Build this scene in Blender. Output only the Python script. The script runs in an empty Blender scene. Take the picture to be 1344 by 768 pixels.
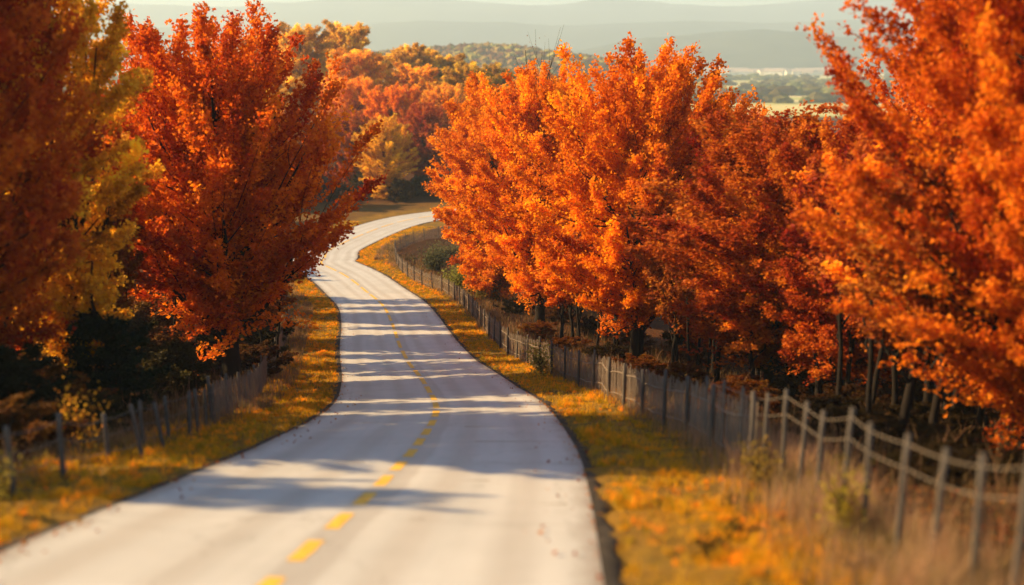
import bpy, math, random
import numpy as np

C = bpy.context.scene.collection
rng = np.random.default_rng(7)
rad = math.radians

# ------------------------------------------------------------------ the lie of the land
CP = np.array([[-5.2, -60], [-4.4, -30], [-3.8, -10], [-3.4, 3], [-3.15, 10], [-2.93, 14.2], [-2.7, 18.8],
               [-2.57, 25.36], [-2.99, 37.26], [-5.02, 52.01], [-8.0, 68.3], [-10.47, 83.28], [-13.46, 97.34],
               [-19.1, 113.61], [-24.26, 123.88], [-24.4, 127.0], [-24.86, 137.02], [-19.25, 158.5], [-10.67, 168.97],
               [4, 176.5], [26, 181], [52, 181], [85, 175], [130, 160], [190, 150]], float)
YK = np.array([-80, -25, -8, 8, 20, 32, 45, 60, 80, 105, 140, 190, 260.])
GK = np.array([-2.2, -2.4, -3.3, -5.68, -8.8, -12.07, -15.48, -18.84, -21.81, -24.64, -25.92, -26.18, -26.3])
W = 8.5


def catmull(t, P):
    n = len(P)
    i = np.clip(t.astype(int), 0, n - 2)
    f = (t - i)[:, None]
    Q = np.vstack([2 * P[0] - P[1], P, 2 * P[-1] - P[-2]])
    a, b, c, d = Q[i], Q[i + 1], Q[i + 2], Q[i + 3]
    return .5 * (2 * b + (-a + c) * f + (2 * a - 5 * b + 4 * c - d) * f * f + (-a + 3 * b - 3 * c + d) * f ** 3)


def gz(y):
    y = np.asarray(y, float)
    t = np.interp(y.ravel(), YK, np.arange(len(YK)))
    return catmull(t, GK[:, None])[:, 0].reshape(y.shape)


def resample(P, step):
    s = np.concatenate([[0], np.cumsum(np.linalg.norm(np.diff(P, axis=0), axis=1))])
    n = max(2, int(round(s[-1] / step)) + 1)
    q = np.linspace(0, s[-1], n)
    return np.stack([np.interp(q, s, P[:, k]) for k in range(P.shape[1])], 1), q


def smooth(P, n):
    for _ in range(n):
        P[1:-1] = .5 * P[1:-1] + .25 * (P[:-2] + P[2:])
    return P


RC = catmull(np.linspace(0, len(CP) - 1, 2600), CP)
RC, RS = resample(RC, 0.4)
RC = smooth(RC, 14)
RT = np.gradient(RC, axis=0)
RT /= np.linalg.norm(RT, axis=1)[:, None]
RN = np.stack([RT[:, 1], -RT[:, 0]], 1)             # points to the right-hand side
RZ = gz(RC[:, 1])
# arc position where the road is nearest to y = 12 in front of the camera
S12 = RS[np.argmin(np.abs(RC[:, 1] - 12))]


def ss(a, b, x):
    t = np.clip((x - a) / (b - a), 0, 1)
    return t * t * (3 - 2 * t)


def vnoise(x, y, s=0):
    xi, yi = np.floor(x).astype(np.int64), np.floor(y).astype(np.int64)
    fx, fy = x - xi, y - yi
    fx, fy = fx * fx * (3 - 2 * fx), fy * fy * (3 - 2 * fy)

    def h(a, b):
        n = (a * 374761393 + b * 668265263 + s * 974711) & 0xffffffff
        n = ((n ^ (n >> 13)) * 1274126177) & 0xffffffff
        return ((n ^ (n >> 16)) & 0xffff) / 65535.
    return (h(xi, yi) * (1 - fx) + h(xi + 1, yi) * fx) * (1 - fy) + (h(xi, yi + 1) * (1 - fx) + h(xi + 1, yi + 1) * fx) * fy


def fbm(x, y, s=0, o=4):
    v, a = 0, .5
    for k in range(o):
        v = v + a * vnoise(x * 2 ** k, y * 2 ** k, s + k)
        a *= .5
    return v


def roaddist(x, y):
    """distance to the centre line; only meaningful near it"""
    x, y = np.ravel(x), np.ravel(y)
    D = np.full(x.shape, 1e9)
    ZN = np.zeros(x.shape)
    near = (np.abs(x) < 240) & (y > -60) & (y < 260)
    idx = np.nonzero(near)[0]
    R = RC[::2]
    for k in range(0, len(idx), 20000):
        j = idx[k:k + 20000]
        d = (x[j, None] - R[None, :, 0]) ** 2 + (y[j, None] - R[None, :, 1]) ** 2
        k_ = d.argmin(1)
        D[j] = np.sqrt(d[np.arange(len(j)), k_])
        ZN[j] = RZ[::2][k_]
    return D, ZN


def land(x, y, D=None):
    shp = np.shape(x)
    x, y = np.ravel(np.asarray(x, float)), np.ravel(np.asarray(y, float))
    D, ZN = roaddist(x, y) if D is None else D
    z = gz(np.clip(y, -80, 260))
    bl = 1 - ss(6, 16, D)
    z = z * (1 - bl) + ZN * bl
    z = z - 0.9 * ss(9, 24, D)
    # gentle bumps of the verge and the woodland floor
    z = z + (vnoise(x * .9, y * .9, 3) - .5) * .16 * ss(4.6, 6.5, D) + (fbm(x * .12, y * .12, 5) - .5) * 1.2 * ss(12, 40, D)
    # low hill behind the far bend, higher to the left
    hill = 13 * np.exp(-((x + 62) / 70) ** 2) * ss(195, 320, y) * (1 - ss(380, 560, y))
    z = z + hill + 3.0 * ss(195, 250, y) * (1 - ss(400, 560, y)) * np.exp(-((x + 10) / 90) ** 2)
    # fall to the valley plain
    v = np.maximum(ss(360, 1000, y), np.maximum(ss(70, 620, x) * ss(-50, 60, y), ss(300, 1100, -x) * ss(100, 500, y)))
    v = np.maximum(v, ss(120, 900, -y) * .6)
    z = z * (1 - v) + v * (-52 + 3 * fbm(x * .002, y * .002, 9))
    z = np.where(D < 4.62, z - .10, z)
    return z.reshape(shp)


def L1(x, y):
    return float(land(np.array([x]), np.array([y]))[0])


# ------------------------------------------------------------------ small helpers
def mesh(name, V, F, mat, parent=None, attr=None, uv=None, shade=False, link=True, matidx=None):
    """V (n,3); F either an (m,k) array or a list of such arrays"""
    me = bpy.data.meshes.new(name)
    Fs = [f for f in (F if isinstance(F, list) else [F]) if len(f)]
    V = np.asarray(V, np.float32)
    tot = sum(f.size for f in Fs)
    cnt = sum(len(f) for f in Fs)
    me.vertices.add(len(V))
    me.vertices.foreach_set('co', V.ravel())
    me.loops.add(tot)
    me.polygons.add(cnt)
    li = np.concatenate([f.ravel() for f in Fs]).astype(np.int32)
    sizes = np.concatenate([np.full(len(f), f.shape[1]) for f in Fs])
    st = np.concatenate([[0], np.cumsum(sizes)[:-1]]).astype(np.int32)
    me.loops.foreach_set('vertex_index', li)
    me.polygons.foreach_set('loop_start', st)
    me.polygons.foreach_set('use_smooth', np.full(cnt, shade, dtype=bool))
    if matidx is not None:
        me.polygons.foreach_set('material_index', np.asarray(matidx, np.int32))
    me.update(calc_edges=True)
    if attr is not None:
        a = me.attributes.new('tint', 'FLOAT', 'POINT')
        a.data.foreach_set('value', np.asarray(attr, np.float32))
    if uv is not None:
        u = me.uv_layers.new(name='UVMap')
        u.data.foreach_set('uv', np.asarray(uv, np.float32)[li].ravel())
    for m in (mat if isinstance(mat, (list, tuple)) else [mat]):
        me.materials.append(m)
    if not link:
        return me
    o = bpy.data.objects.new(name, me)
    C.objects.link(o)
    if parent is not None:
        o.parent = parent
    return o


def tag(o, label=None, cat=None, group=None, kind=None):
    if label: o['label'] = label
    if cat: o['category'] = cat
    if group: o['group'] = group
    if kind: o['kind'] = kind
    return o


def empty(name, loc, rz=0):
    o = bpy.data.objects.new(name, None)
    C.objects.link(o)
    o.location = loc
    o.rotation_euler = (0, 0, rz)
    o.empty_display_size = .3
    return o


class MB:
    """collects tubes, boxes and leaves"""
    def __init__(s):
        s.V, s.Q, s.T, s.A, s.n = [], [], [], [], 0

    def add(s, V, Q=None, T=None, A=None):
        s.V.append(V)
        if Q is not None and len(Q): s.Q.append(np.asarray(Q) + s.n)
        if T is not None and len(T): s.T.append(np.asarray(T) + s.n)
        s.A.append(np.full(len(V), .5) if A is None else A)
        s.n += len(V)

    def tube(s, P, R, k=6, cap=True):
        P = np.asarray(P, float)
        R = np.broadcast_to(np.asarray(R, float), (len(P),))
        T = np.gradient(P, axis=0)
        T /= np.linalg.norm(T, axis=1)[:, None] + 1e-9
        ref = np.array([0, 0, 1.]) if abs(T[:, 2]).mean() < .8 else np.array([1., 0, 0])
        U = np.cross(T, ref)
        U /= np.linalg.norm(U, axis=1)[:, None] + 1e-9
        B = np.cross(T, U)
        a = np.arange(k) * 2 * math.pi / k
        V = P[:, None] + R[:, None, None] * (np.cos(a)[None, :, None] * U[:, None] + np.sin(a)[None, :, None] * B[:, None])
        m = len(P)
        i = np.arange(m - 1)[:, None] * k
        j = np.arange(k)[None]
        j2 = (j + 1) % k
        Q = np.stack([i + j, i + j2, i + k + j2, i + k + j], -1).reshape(-1, 4)
        V = V.reshape(-1, 3)
        Tn = None
        if cap:
            V = np.vstack([V, P[-1] + T[-1] * R[-1] * .3, P[0]])
            jj = np.arange(k)
            Tn = np.vstack([np.stack([(m - 1) * k + jj, (m - 1) * k + (jj + 1) % k, np.full(k, m * k)], 1),
                            np.stack([(jj + 1) % k, jj, np.full(k, m * k + 1)], 1)])
        s.add(V, Q, Tn)

    def box(s, c, sz, rz=0, tilt=0, topcut=0):
        x, y, z = np.array(sz) / 2
        V = np.array([[-x, -y, -z], [x, -y, -z], [x, y, -z], [-x, y, -z], [-x, -y, z], [x, -y, z], [x, y, z], [-x, y, z]])
        if topcut:
            V[[4, 7], 2] -= topcut
        V[:, 2] += z
        ct, st = math.cos(tilt), math.sin(tilt)
        V = V @ np.array([[ct, 0, -st], [0, 1, 0], [st, 0, ct]])
        cr, sr = math.cos(rz), math.sin(rz)
        V = V @ np.array([[cr, sr, 0], [-sr, cr, 0], [0, 0, 1]])
        s.add(V + np.array(c), np.array([[0, 3, 2, 1], [4, 5, 6, 7], [0, 1, 5, 4], [1, 2, 6, 5], [2, 3, 7, 6], [3, 0, 4, 7]]))

    def leaves(s, P, D, size, r, tint, droop=.25, flat=.5):
        """one folded leaf per point P, its long axis near D"""
        n = len(P)
        D = D + r.normal(0, .55, (n, 3))
        D[:, 2] -= droop * r.random(n)
        D /= np.linalg.norm(D, axis=1)[:, None] + 1e-9
        N = r.normal(0, 1, (n, 3)) + [0, 0, flat]
        S = np.cross(D, N)
        S /= np.linalg.norm(S, axis=1)[:, None] + 1e-9
        N = np.cross(S, D)
        L = (size * (.65 + .7 * r.random(n)))[:, None]
        Wd = L * (.33 + .15 * r.random((n, 1)))
        b = P - D * L * .5
        V = np.stack([b, b + D * L * .45 + S * Wd + N * L * .10, b + D * L + N * L * (r.random((n, 1)) - .6) * .3,
                      b + D * L * .45 - S * Wd + N * L * .10], 1).reshape(-1, 3)
        i = np.arange(n) * 4
        T = np.concatenate([np.stack([i, i + 1, i + 2], 1), np.stack([i, i + 2, i + 3], 1)])
        s.add(V, None, T, np.repeat(tint, 4))

    def build(s, name, mat, parent=None, shade=False, link=True, attr=True):
        F = []
        if s.Q: F.append(np.vstack(s.Q))
        if s.T: F.append(np.vstack(s.T))
        return mesh(name, np.vstack(s.V), F, mat, parent, attr=np.concatenate(s.A) if attr else None, shade=shade, link=link)


# ------------------------------------------------------------------ materials
def mat(name):
    m = bpy.data.materials.new(name)
    m.use_nodes = True
    nt = m.node_tree
    nt.nodes.clear()
    out = nt.nodes.new('ShaderNodeOutputMaterial')
    return m, nt, out


def nd(nt, t, **kw):
    n = nt.nodes.new(t)
    for k, v in kw.items():
        if k.startswith('_'):
            setattr(n, k[1:], v)
        else:
            n.inputs[k.replace('__', ' ')].default_value = v
    return n


def ramp(nt, fac, stops):
    r = nt.nodes.new('ShaderNodeValToRGB')
    while len(r.color_ramp.elements) < len(stops):
        r.color_ramp.elements.new(.5)
    for e, (p, c) in zip(r.color_ramp.elements, stops):
        e.position = p
        e.color = (*c, 1)
    nt.links.new(fac, r.inputs[0])
    return r.outputs[0]


def mixc(nt, f, a, b, mode='MIX'):
    n = nt.nodes.new('ShaderNodeMix')
    n.data_type = 'RGBA'
    n.blend_type = mode
    for i, v in ((0, f), (6, a), (7, b)):
        if hasattr(v, 'is_output'):
            nt.links.new(v, n.inputs[i])
        else:
            n.inputs[i].default_value = v if i == 0 else (*v, 1)
    return n.outputs[2]


def mth(nt, op, a, b=0., c=None):
    n = nt.nodes.new('ShaderNodeMath')
    n.operation = op
    for i, v in enumerate((a, b) if c is None else (a, b, c)):
        if hasattr(v, 'is_output'):
            nt.links.new(v, n.inputs[i])
        else:
            n.inputs[i].default_value = v
    return n.outputs[0]


def leaf_material(name, trans=.42, color=None, hue=(.485, .52), val=(.6, 1.35), rough=.6, spec=.10):
    m, nt, out = mat(name)
    at = nd(nt, 'ShaderNodeAttribute', _attribute_name='tint')
    if color is None:
        src = nd(nt, 'ShaderNodeObjectInfo').outputs['Color']
    else:
        c = nt.nodes.new('ShaderNodeRGB')
        c.outputs[0].default_value = (*color, 1)
        src = c.outputs[0]
    hs = nt.nodes.new('ShaderNodeHueSaturation')
    mr = nd(nt, 'ShaderNodeMapRange', To__Min=hue[0], To__Max=hue[1])
    nt.links.new(at.outputs['Fac'], mr.inputs[0])
    nt.links.new(mr.outputs[0], hs.inputs['Hue'])
    vr = nd(nt, 'ShaderNodeMapRange', To__Min=val[0], To__Max=val[1])
    nt.links.new(at.outputs['Fac'], vr.inputs[0])
    nt.links.new(vr.outputs[0], hs.inputs['Value'])
    nt.links.new(src, hs.inputs['Color'])
    p = nd(nt, 'ShaderNodeBsdfPrincipled', Roughness=rough)
    p.inputs['Specular IOR Level'].default_value = spec
    nt.links.new(hs.outputs[0], p.inputs['Base Color'])
    t = nt.nodes.new('ShaderNodeBsdfTranslucent')
    nt.links.new(hs.outputs[0], t.inputs[0])
    mx = nd(nt, 'ShaderNodeMixShader', Fac=trans)
    nt.links.new(p.outputs[0], mx.inputs[1])
    nt.links.new(t.outputs[0], mx.inputs[2])
    nt.links.new(mx.outputs[0], out.inputs[0])
    return m


def rough_material(name, c1, c2, scale=4., rough=.85, stretch=(1, 1, 1), bump=.3, c3=None):
    m, nt, out = mat(name)
    tc = nt.nodes.new('ShaderNodeTexCoord')
    mp = nt.nodes.new('ShaderNodeMapping')
    mp.inputs['Scale'].default_value = stretch
    nt.links.new(tc.outputs['Object'], mp.inputs[0])
    n = nd(nt, 'ShaderNodeTexNoise', Scale=scale, Detail=6., Roughness=.65)
    nt.links.new(mp.outputs[0], n.inputs['Vector'])
    stops = [(.3, c1), (.7, c2)] if c3 is None else [(.25, c1), (.5, c2), (.75, c3)]
    col = ramp(nt, n.outputs['Fac'], stops)
    p = nd(nt, 'ShaderNodeBsdfPrincipled', Roughness=rough)
    p.inputs['Specular IOR Level'].default_value = .2
    nt.links.new(col, p.inputs['Base Color'])
    b = nd(nt, 'ShaderNodeBump', Strength=bump, Distance=.02)
    nt.links.new(n.outputs['Fac'], b.inputs['Height'])
    nt.links.new(b.outputs[0], p.inputs['Normal'])
    nt.links.new(p.outputs[0], out.inputs[0])
    return m


M = {}
M['leaf'] = leaf_material('autumn_leaf', .5, None, (.478, .528), (.5, 1.45))
M['bark'] = rough_material('bark', (.006, .0045, .0035), (.018, .013, .010), 6., .9, (3, 3, .5), .8)
M['palebark'] = rough_material('pale_bark', (.16, .12, .09), (.3, .24, .18), 5., .9, (3, 3, .5), .5)
M['wood'] = rough_material('weathered_wood', (.045, .04, .036), (.125, .11, .10), 7., .85, (6, 6, .6), .6)
M['slat'] = rough_material('weathered_slat', (.12, .095, .075), (.28, .225, .18), 5., .9, (5, 5, .5), .4)
M['wire'] = rough_material('twisted_wire', (.13, .11, .09), (.27, .23, .19), 30., .6, (1, 1, 1), .5)
M['thinwire'] = rough_material('grey_wire', (.10, .095, .09), (.22, .2, .18), 30., .6, (1, 1, 1), .3)
M['grass'] = leaf_material('gold_grass', .35, None, (.555, .485), (.35, 1.5), .6, .15)
M['strip'] = rough_material('dark_soil_edge', (.012, .011, .010), (.06, .048, .036), 3., .95, (1, 1, 1), .8)


def ground_material():
    m, nt, out = mat('ground_cover')
    geo = nt.nodes.new('ShaderNodeNewGeometry')
    n1 = nd(nt, 'ShaderNodeTexNoise', Scale=.55, Detail=8., Roughness=.65)
    n2 = nd(nt, 'ShaderNodeTexNoise', Scale=5., Detail=5., Roughness=.7)
    for n in (n1, n2):
        nt.links.new(geo.outputs['Position'], n.inputs['Vector'])
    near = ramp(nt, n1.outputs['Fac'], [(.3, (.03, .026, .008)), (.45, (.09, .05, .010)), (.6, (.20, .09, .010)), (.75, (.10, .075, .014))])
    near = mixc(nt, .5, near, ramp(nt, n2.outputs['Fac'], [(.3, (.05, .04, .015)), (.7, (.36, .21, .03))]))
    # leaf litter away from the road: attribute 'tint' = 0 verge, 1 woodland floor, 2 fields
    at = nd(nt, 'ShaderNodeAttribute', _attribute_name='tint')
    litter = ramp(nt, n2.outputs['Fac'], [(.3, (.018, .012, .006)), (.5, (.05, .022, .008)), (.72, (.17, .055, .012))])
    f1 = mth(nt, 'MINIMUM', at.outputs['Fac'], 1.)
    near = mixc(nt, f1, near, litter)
    vor = nd(nt, 'ShaderNodeTexVoronoi', Scale=.0045)
    mp = nt.nodes.new('ShaderNodeMapping')
    mp.inputs['Scale'].default_value = (1, 2.2, 1)
    nt.links.new(geo.outputs['Position'], mp.inputs[0])
    nt.links.new(mp.outputs[0], vor.inputs['Vector'])
    sep = nt.nodes.new('ShaderNodeSeparateColor')
    nt.links.new(vor.outputs['Color'], sep.inputs[0])
    fields = ramp(nt, sep.outputs[0], [(.0, (.24, .27, .08)), (.25, (.50, .44, .20)), (.45, (.30, .33, .10)), (.6, (.58, .50, .28)), (.8, (.2, .2, .08)), (1., (.45, .38, .18))])
    nf = nd(nt, 'ShaderNodeTexNoise', Scale=.012, Detail=6., Roughness=.6)
    nt.links.new(geo.outputs['Position'], nf.inputs['Vector'])
    wood = ramp(nt, nf.outputs['Fac'], [(.45, (.09, .07, .03)), (.6, (.16, .09, .03))])
    wf = mth(nt, 'GREATER_THAN', nf.outputs['Fac'], .74)
    fields = mixc(nt, wf, fields, wood)
    f2 = mth(nt, 'SUBTRACT', at.outputs['Fac'], 1.)
    f2 = mth(nt, 'MAXIMUM', f2, 0.)
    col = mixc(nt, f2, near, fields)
    p = nd(nt, 'ShaderNodeBsdfPrincipled', Roughness=.95)
    p.inputs['Specular IOR Level'].default_value = .1
    nt.links.new(col, p.inputs['Base Color'])
    b = nd(nt, 'ShaderNodeBump', Strength=.6, Distance=.05)
    nt.links.new(n2.outputs['Fac'], b.inputs['Height'])
    nt.links.new(b.outputs[0], p.inputs['Normal'])
    nt.links.new(p.outputs[0], out.inputs[0])
    return m


def road_material():
    m, nt, out = mat('pale_road_concrete')
    uv = nt.nodes.new('ShaderNodeUVMap')
    uv.uv_map = 'UVMap'
    sp = nt.nodes.new('ShaderNodeSeparateXYZ')
    nt.links.new(uv.outputs[0], sp.inputs[0])
    u, v = sp.outputs[0], sp.outputs[1]

    def noise(scale, sx, sy, det=5., ro=.6):
        mp = nt.nodes.new('ShaderNodeMapping')
        mp.inputs['Scale'].default_value = (sx, sy, 1)
        nt.links.new(uv.outputs[0], mp.inputs[0])
        n = nd(nt, 'ShaderNodeTexNoise', Scale=scale, Detail=det, Roughness=ro)
        nt.links.new(mp.outputs[0], n.inputs['Vector'])
        return n.outputs['Fac']
    streak = noise(1., 1.6, .07)
    patch = noise(.35, 1, 1, 7., .65)
    grain = noise(38., 1, 1, 3., .7)
    col = ramp(nt, streak, [(.3, (.37, .375, .375)), (.7, (.50, .505, .505))])
    col = mixc(nt, .45, col, ramp(nt, patch, [(.3, (.34, .345, .345)), (.7, (.52, .525, .525))]))
    # wheel tracks, darker with rubber
    for c0, w, a in ((-3.0, .55, .30), (-1.35, .5, .26), (1.35, .5, .30), (3.0, .55, .26)):
        d = mth(nt, 'ABSOLUTE', mth(nt, 'SUBTRACT', u, c0))
        f = nd(nt, 'ShaderNodeMapRange', _interpolation_type='SMOOTHSTEP', From__Min=w, From__Max=.05, To__Min=0., To__Max=a)
        nt.links.new(d, f.inputs[0])
        col = mixc(nt, f.outputs[0], col, (.25, .205, .165))
    # worn darker seam under the centre line
    d = mth(nt, 'ABSOLUTE', mth(nt, 'ADD', mth(nt, 'SUBTRACT', u, .18), mth(nt, 'MULTIPLY', mth(nt, 'SUBTRACT', noise(.6, 1, 1), .5), .3)))
    f = nd(nt, 'ShaderNodeMapRange', From__Min=.42, From__Max=.30, To__Min=0., To__Max=.3)
    nt.links.new(d, f.inputs[0])
    col = mixc(nt, f.outputs[0], col, (.19, .15, .12))
    # transverse joints and hairline cracks
    fr = mth(nt, 'ABSOLUTE', mth(nt, 'SUBTRACT', mth(nt, 'FRACT', mth(nt, 'DIVIDE', v, 5.2)), .5))
    f = nd(nt, 'ShaderNodeMapRange', From__Min=.0045, From__Max=.0025, To__Min=0., To__Max=.38)
    nt.links.new(fr, f.inputs[0])
    col = mixc(nt, f.outputs[0], col, (.12, .10, .085))
    mp = nt.nodes.new('ShaderNodeMapping')
    mp.inputs['Scale'].default_value = (.5, .3, 1)
    nt.links.new(uv.outputs[0], mp.inputs[0])
    wn = nd(nt, 'ShaderNodeTexNoise', Scale=2.5, Detail=3.)
    nt.links.new(uv.outputs[0], wn.inputs['Vector'])
    vm = nt.nodes.new('ShaderNodeVectorMath')
    vm.operation = 'MULTIPLY_ADD'
    nt.links.new(wn.outputs['Color'], vm.inputs[0])
    vm.inputs[1].default_value = (.35, .35, 0)
    nt.links.new(mp.outputs[0], vm.inputs[2])
    vo = nd(nt, 'ShaderNodeTexVoronoi', _feature='DISTANCE_TO_EDGE', Scale=.7)
    nt.links.new(vm.outputs[0], vo.inputs['Vector'])
    f = nd(nt, 'ShaderNodeMapRange', From__Min=.009, From__Max=.004, To__Min=0., To__Max=.18)
    nt.links.new(vo.outputs['Distance'], f.inputs[0])
    col = mixc(nt, f.outputs[0], col, (.13, .11, .09))
    # dirt along the edges
    e = mth(nt, 'ADD', mth(nt, 'ABSOLUTE', u), mth(nt, 'MULTIPLY', noise(1.1, 1, 1), .7))
    f = nd(nt, 'ShaderNodeMapRange', From__Min=4.2, From__Max=4.65, To__Min=0., To__Max=.7)
    nt.links.new(e, f.inputs[0])
    col = mixc(nt, f.outputs[0], col, (.15, .11, .075))
    g = ramp(nt, grain, [(.3, (.8, .8, .8)), (.7, (1.12, 1.12, 1.12))])
    col = mixc(nt, 1., col, g, 'MULTIPLY')
    p = nd(nt, 'ShaderNodeBsdfPrincipled', Roughness=.62)
    p.inputs['Specular IOR Level'].default_value = .35
    nt.links.new(col, p.inputs['Base Color'])
    b = nd(nt, 'ShaderNodeBump', Strength=.35, Distance=.01)
    nt.links.new(grain, b.inputs['Height'])
    nt.links.new(b.outputs[0], p.inputs['Normal'])
    nt.links.new(p.outputs[0], out.inputs[0])
    return m


M['ground'] = ground_material()
M['road'] = road_material()
M['paint'] = rough_material('worn_yellow_paint', (.50, .27, .035), (.80, .50, .06), 9., .6, (1, 1, 1), .1)
M['hill'] = rough_material('hill_cover', (.04, .05, .025), (.14, .10, .04), .006, .95, (1, 1, 1), 0, (.22, .17, .08))
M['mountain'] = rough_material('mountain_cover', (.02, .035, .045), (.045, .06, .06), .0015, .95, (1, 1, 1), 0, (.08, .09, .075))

# ------------------------------------------------------------------ ground sheet


def axis(lo, hi, step, far, grow=1.12):
    a = list(np.arange(lo, hi + 1e-6, step))
    d, p, q = step, lo, hi
    L, R = [], []
    while p > far[0]:
        d *= grow
        p -= d
        L.append(p)
    d = step
    while q < far[1]:
        d *= grow
        q += d
        R.append(q)
    return np.array(L[::-1] + a + R)


gx = axis(-32, 22, .5, (-21000, 21000))
gy = axis(6, 140, .5, (-9000, 21000), 1.08)
X, Y = np.meshgrid(gx, gy)
DZ = roaddist(X, Y)
Zg = land(X, Y, DZ)
D = DZ[0]
nx, ny = len(gx), len(gy)
i = (np.arange(ny - 1)[:, None] * nx + np.arange(nx - 1)[None]).ravel()
Q = np.stack([i, i + 1, i + nx + 1, i + nx], 1)
xr, yr = X.ravel(), Y.ravel()
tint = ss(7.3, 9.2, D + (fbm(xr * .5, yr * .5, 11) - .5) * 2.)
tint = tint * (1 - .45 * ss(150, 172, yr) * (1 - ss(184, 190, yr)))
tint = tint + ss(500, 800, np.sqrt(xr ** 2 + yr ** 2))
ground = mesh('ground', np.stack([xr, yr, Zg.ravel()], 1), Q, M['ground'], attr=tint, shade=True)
tag(ground, 'golden and brown ground falling away to the valley', kind='structure')

# ------------------------------------------------------------------ road
n = len(RC)
us = np.array([-W / 2, -W / 4, 0, W / 4, W / 2])
V = np.concatenate([np.column_stack([RC + RN * u, RZ]) for u in us])
uv = np.concatenate([np.column_stack([np.full(n, u), RS]) for u in us])
j = np.arange(n - 1)
Q = np.concatenate([np.stack([k * n + j, (k + 1) * n + j, (k + 1) * n + j + 1, k * n + j + 1], 1) for k in range(4)])
road = mesh('road', V, Q, M['road'], uv=uv, shade=True)
tag(road, 'pale winding two lane road with striped tree shadows', kind='structure')

# dark crumbling edge on both sides: a child sheet of its own, stepping down to the soil
mb = MB()
for sd in (-1, 1):
    w = .12 + .20 * vnoise(RS * .8, RS * 0, 31 + sd) + .12 * vnoise(RS * 3.1, RS * 0, 37 + sd)
    rows = [(np.full(n, W / 2), -.001), (np.full(n, W / 2) + w * .5, .015), (W / 2 + w, -.03), (W / 2 + w + .12, -.16)]
    VV = np.concatenate([np.column_stack([RC + RN * (sd * o)[:, None], RZ + dz + (0 if k == 0 else .02) * (vnoise(RS * 3, RS * 0 + k, 5) - .5)]) for k, (o, dz) in enumerate(rows)])
    QQ = np.concatenate([np.stack([k * n + j, (k + 1) * n + j, (k + 1) * n + j + 1, k * n + j + 1], 1) for k in range(3)])
    if sd < 0: QQ = QQ[:, ::-1]
    mb.add(VV, QQ)
edge = mb.build('road_edge', M['strip'], shade=True)
tag(edge, 'dark earthy edge strip along both sides of the pale road', kind='structure')

# centre line: short yellow dashes
SEG = []
s = S12 - 24
while s < S12 + 190:
    t = s - S12
    step = float(np.interp(t, [0, 8, 15, 30, 50, 190], [2.05, 2.05, 2.6, 4.2, 5.2, 5.6]))
    SEG.append((s, s + step * float(np.interp(t, [0, 15, 30, 190], [.60, .66, .72, .8]))))
    s += step
mb = MB()


def at_s(s, off):
    x = np.interp(s, RS, RC[:, 0]); y = np.interp(s, RS, RC[:, 1]); z = np.interp(s, RS, RZ)
    nxv = np.interp(s, RS, RN[:, 0]); nyv = np.interp(s, RS, RN[:, 1])
    return np.stack([x + nxv * off, y + nyv * off, z + 0 * off], -1)


for a, b in SEG:
    q = np.concatenate([[a], RS[(RS > a) & (RS < b)], [b]])
    jit = rng.normal(0, .008, (2, len(q)))
    A_, B_ = at_s(q, -.125 + jit[0]), at_s(q, .125 + jit[1])
    VV = np.vstack([A_, B_]) + [0, 0, .006]
    m_ = len(q); jj = np.arange(m_ - 1)
    mb.add(VV, np.stack([jj, m_ + jj, m_ + jj + 1, jj + 1], 1))
cl = mb.build('centre_line', M['paint'], road)


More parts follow.
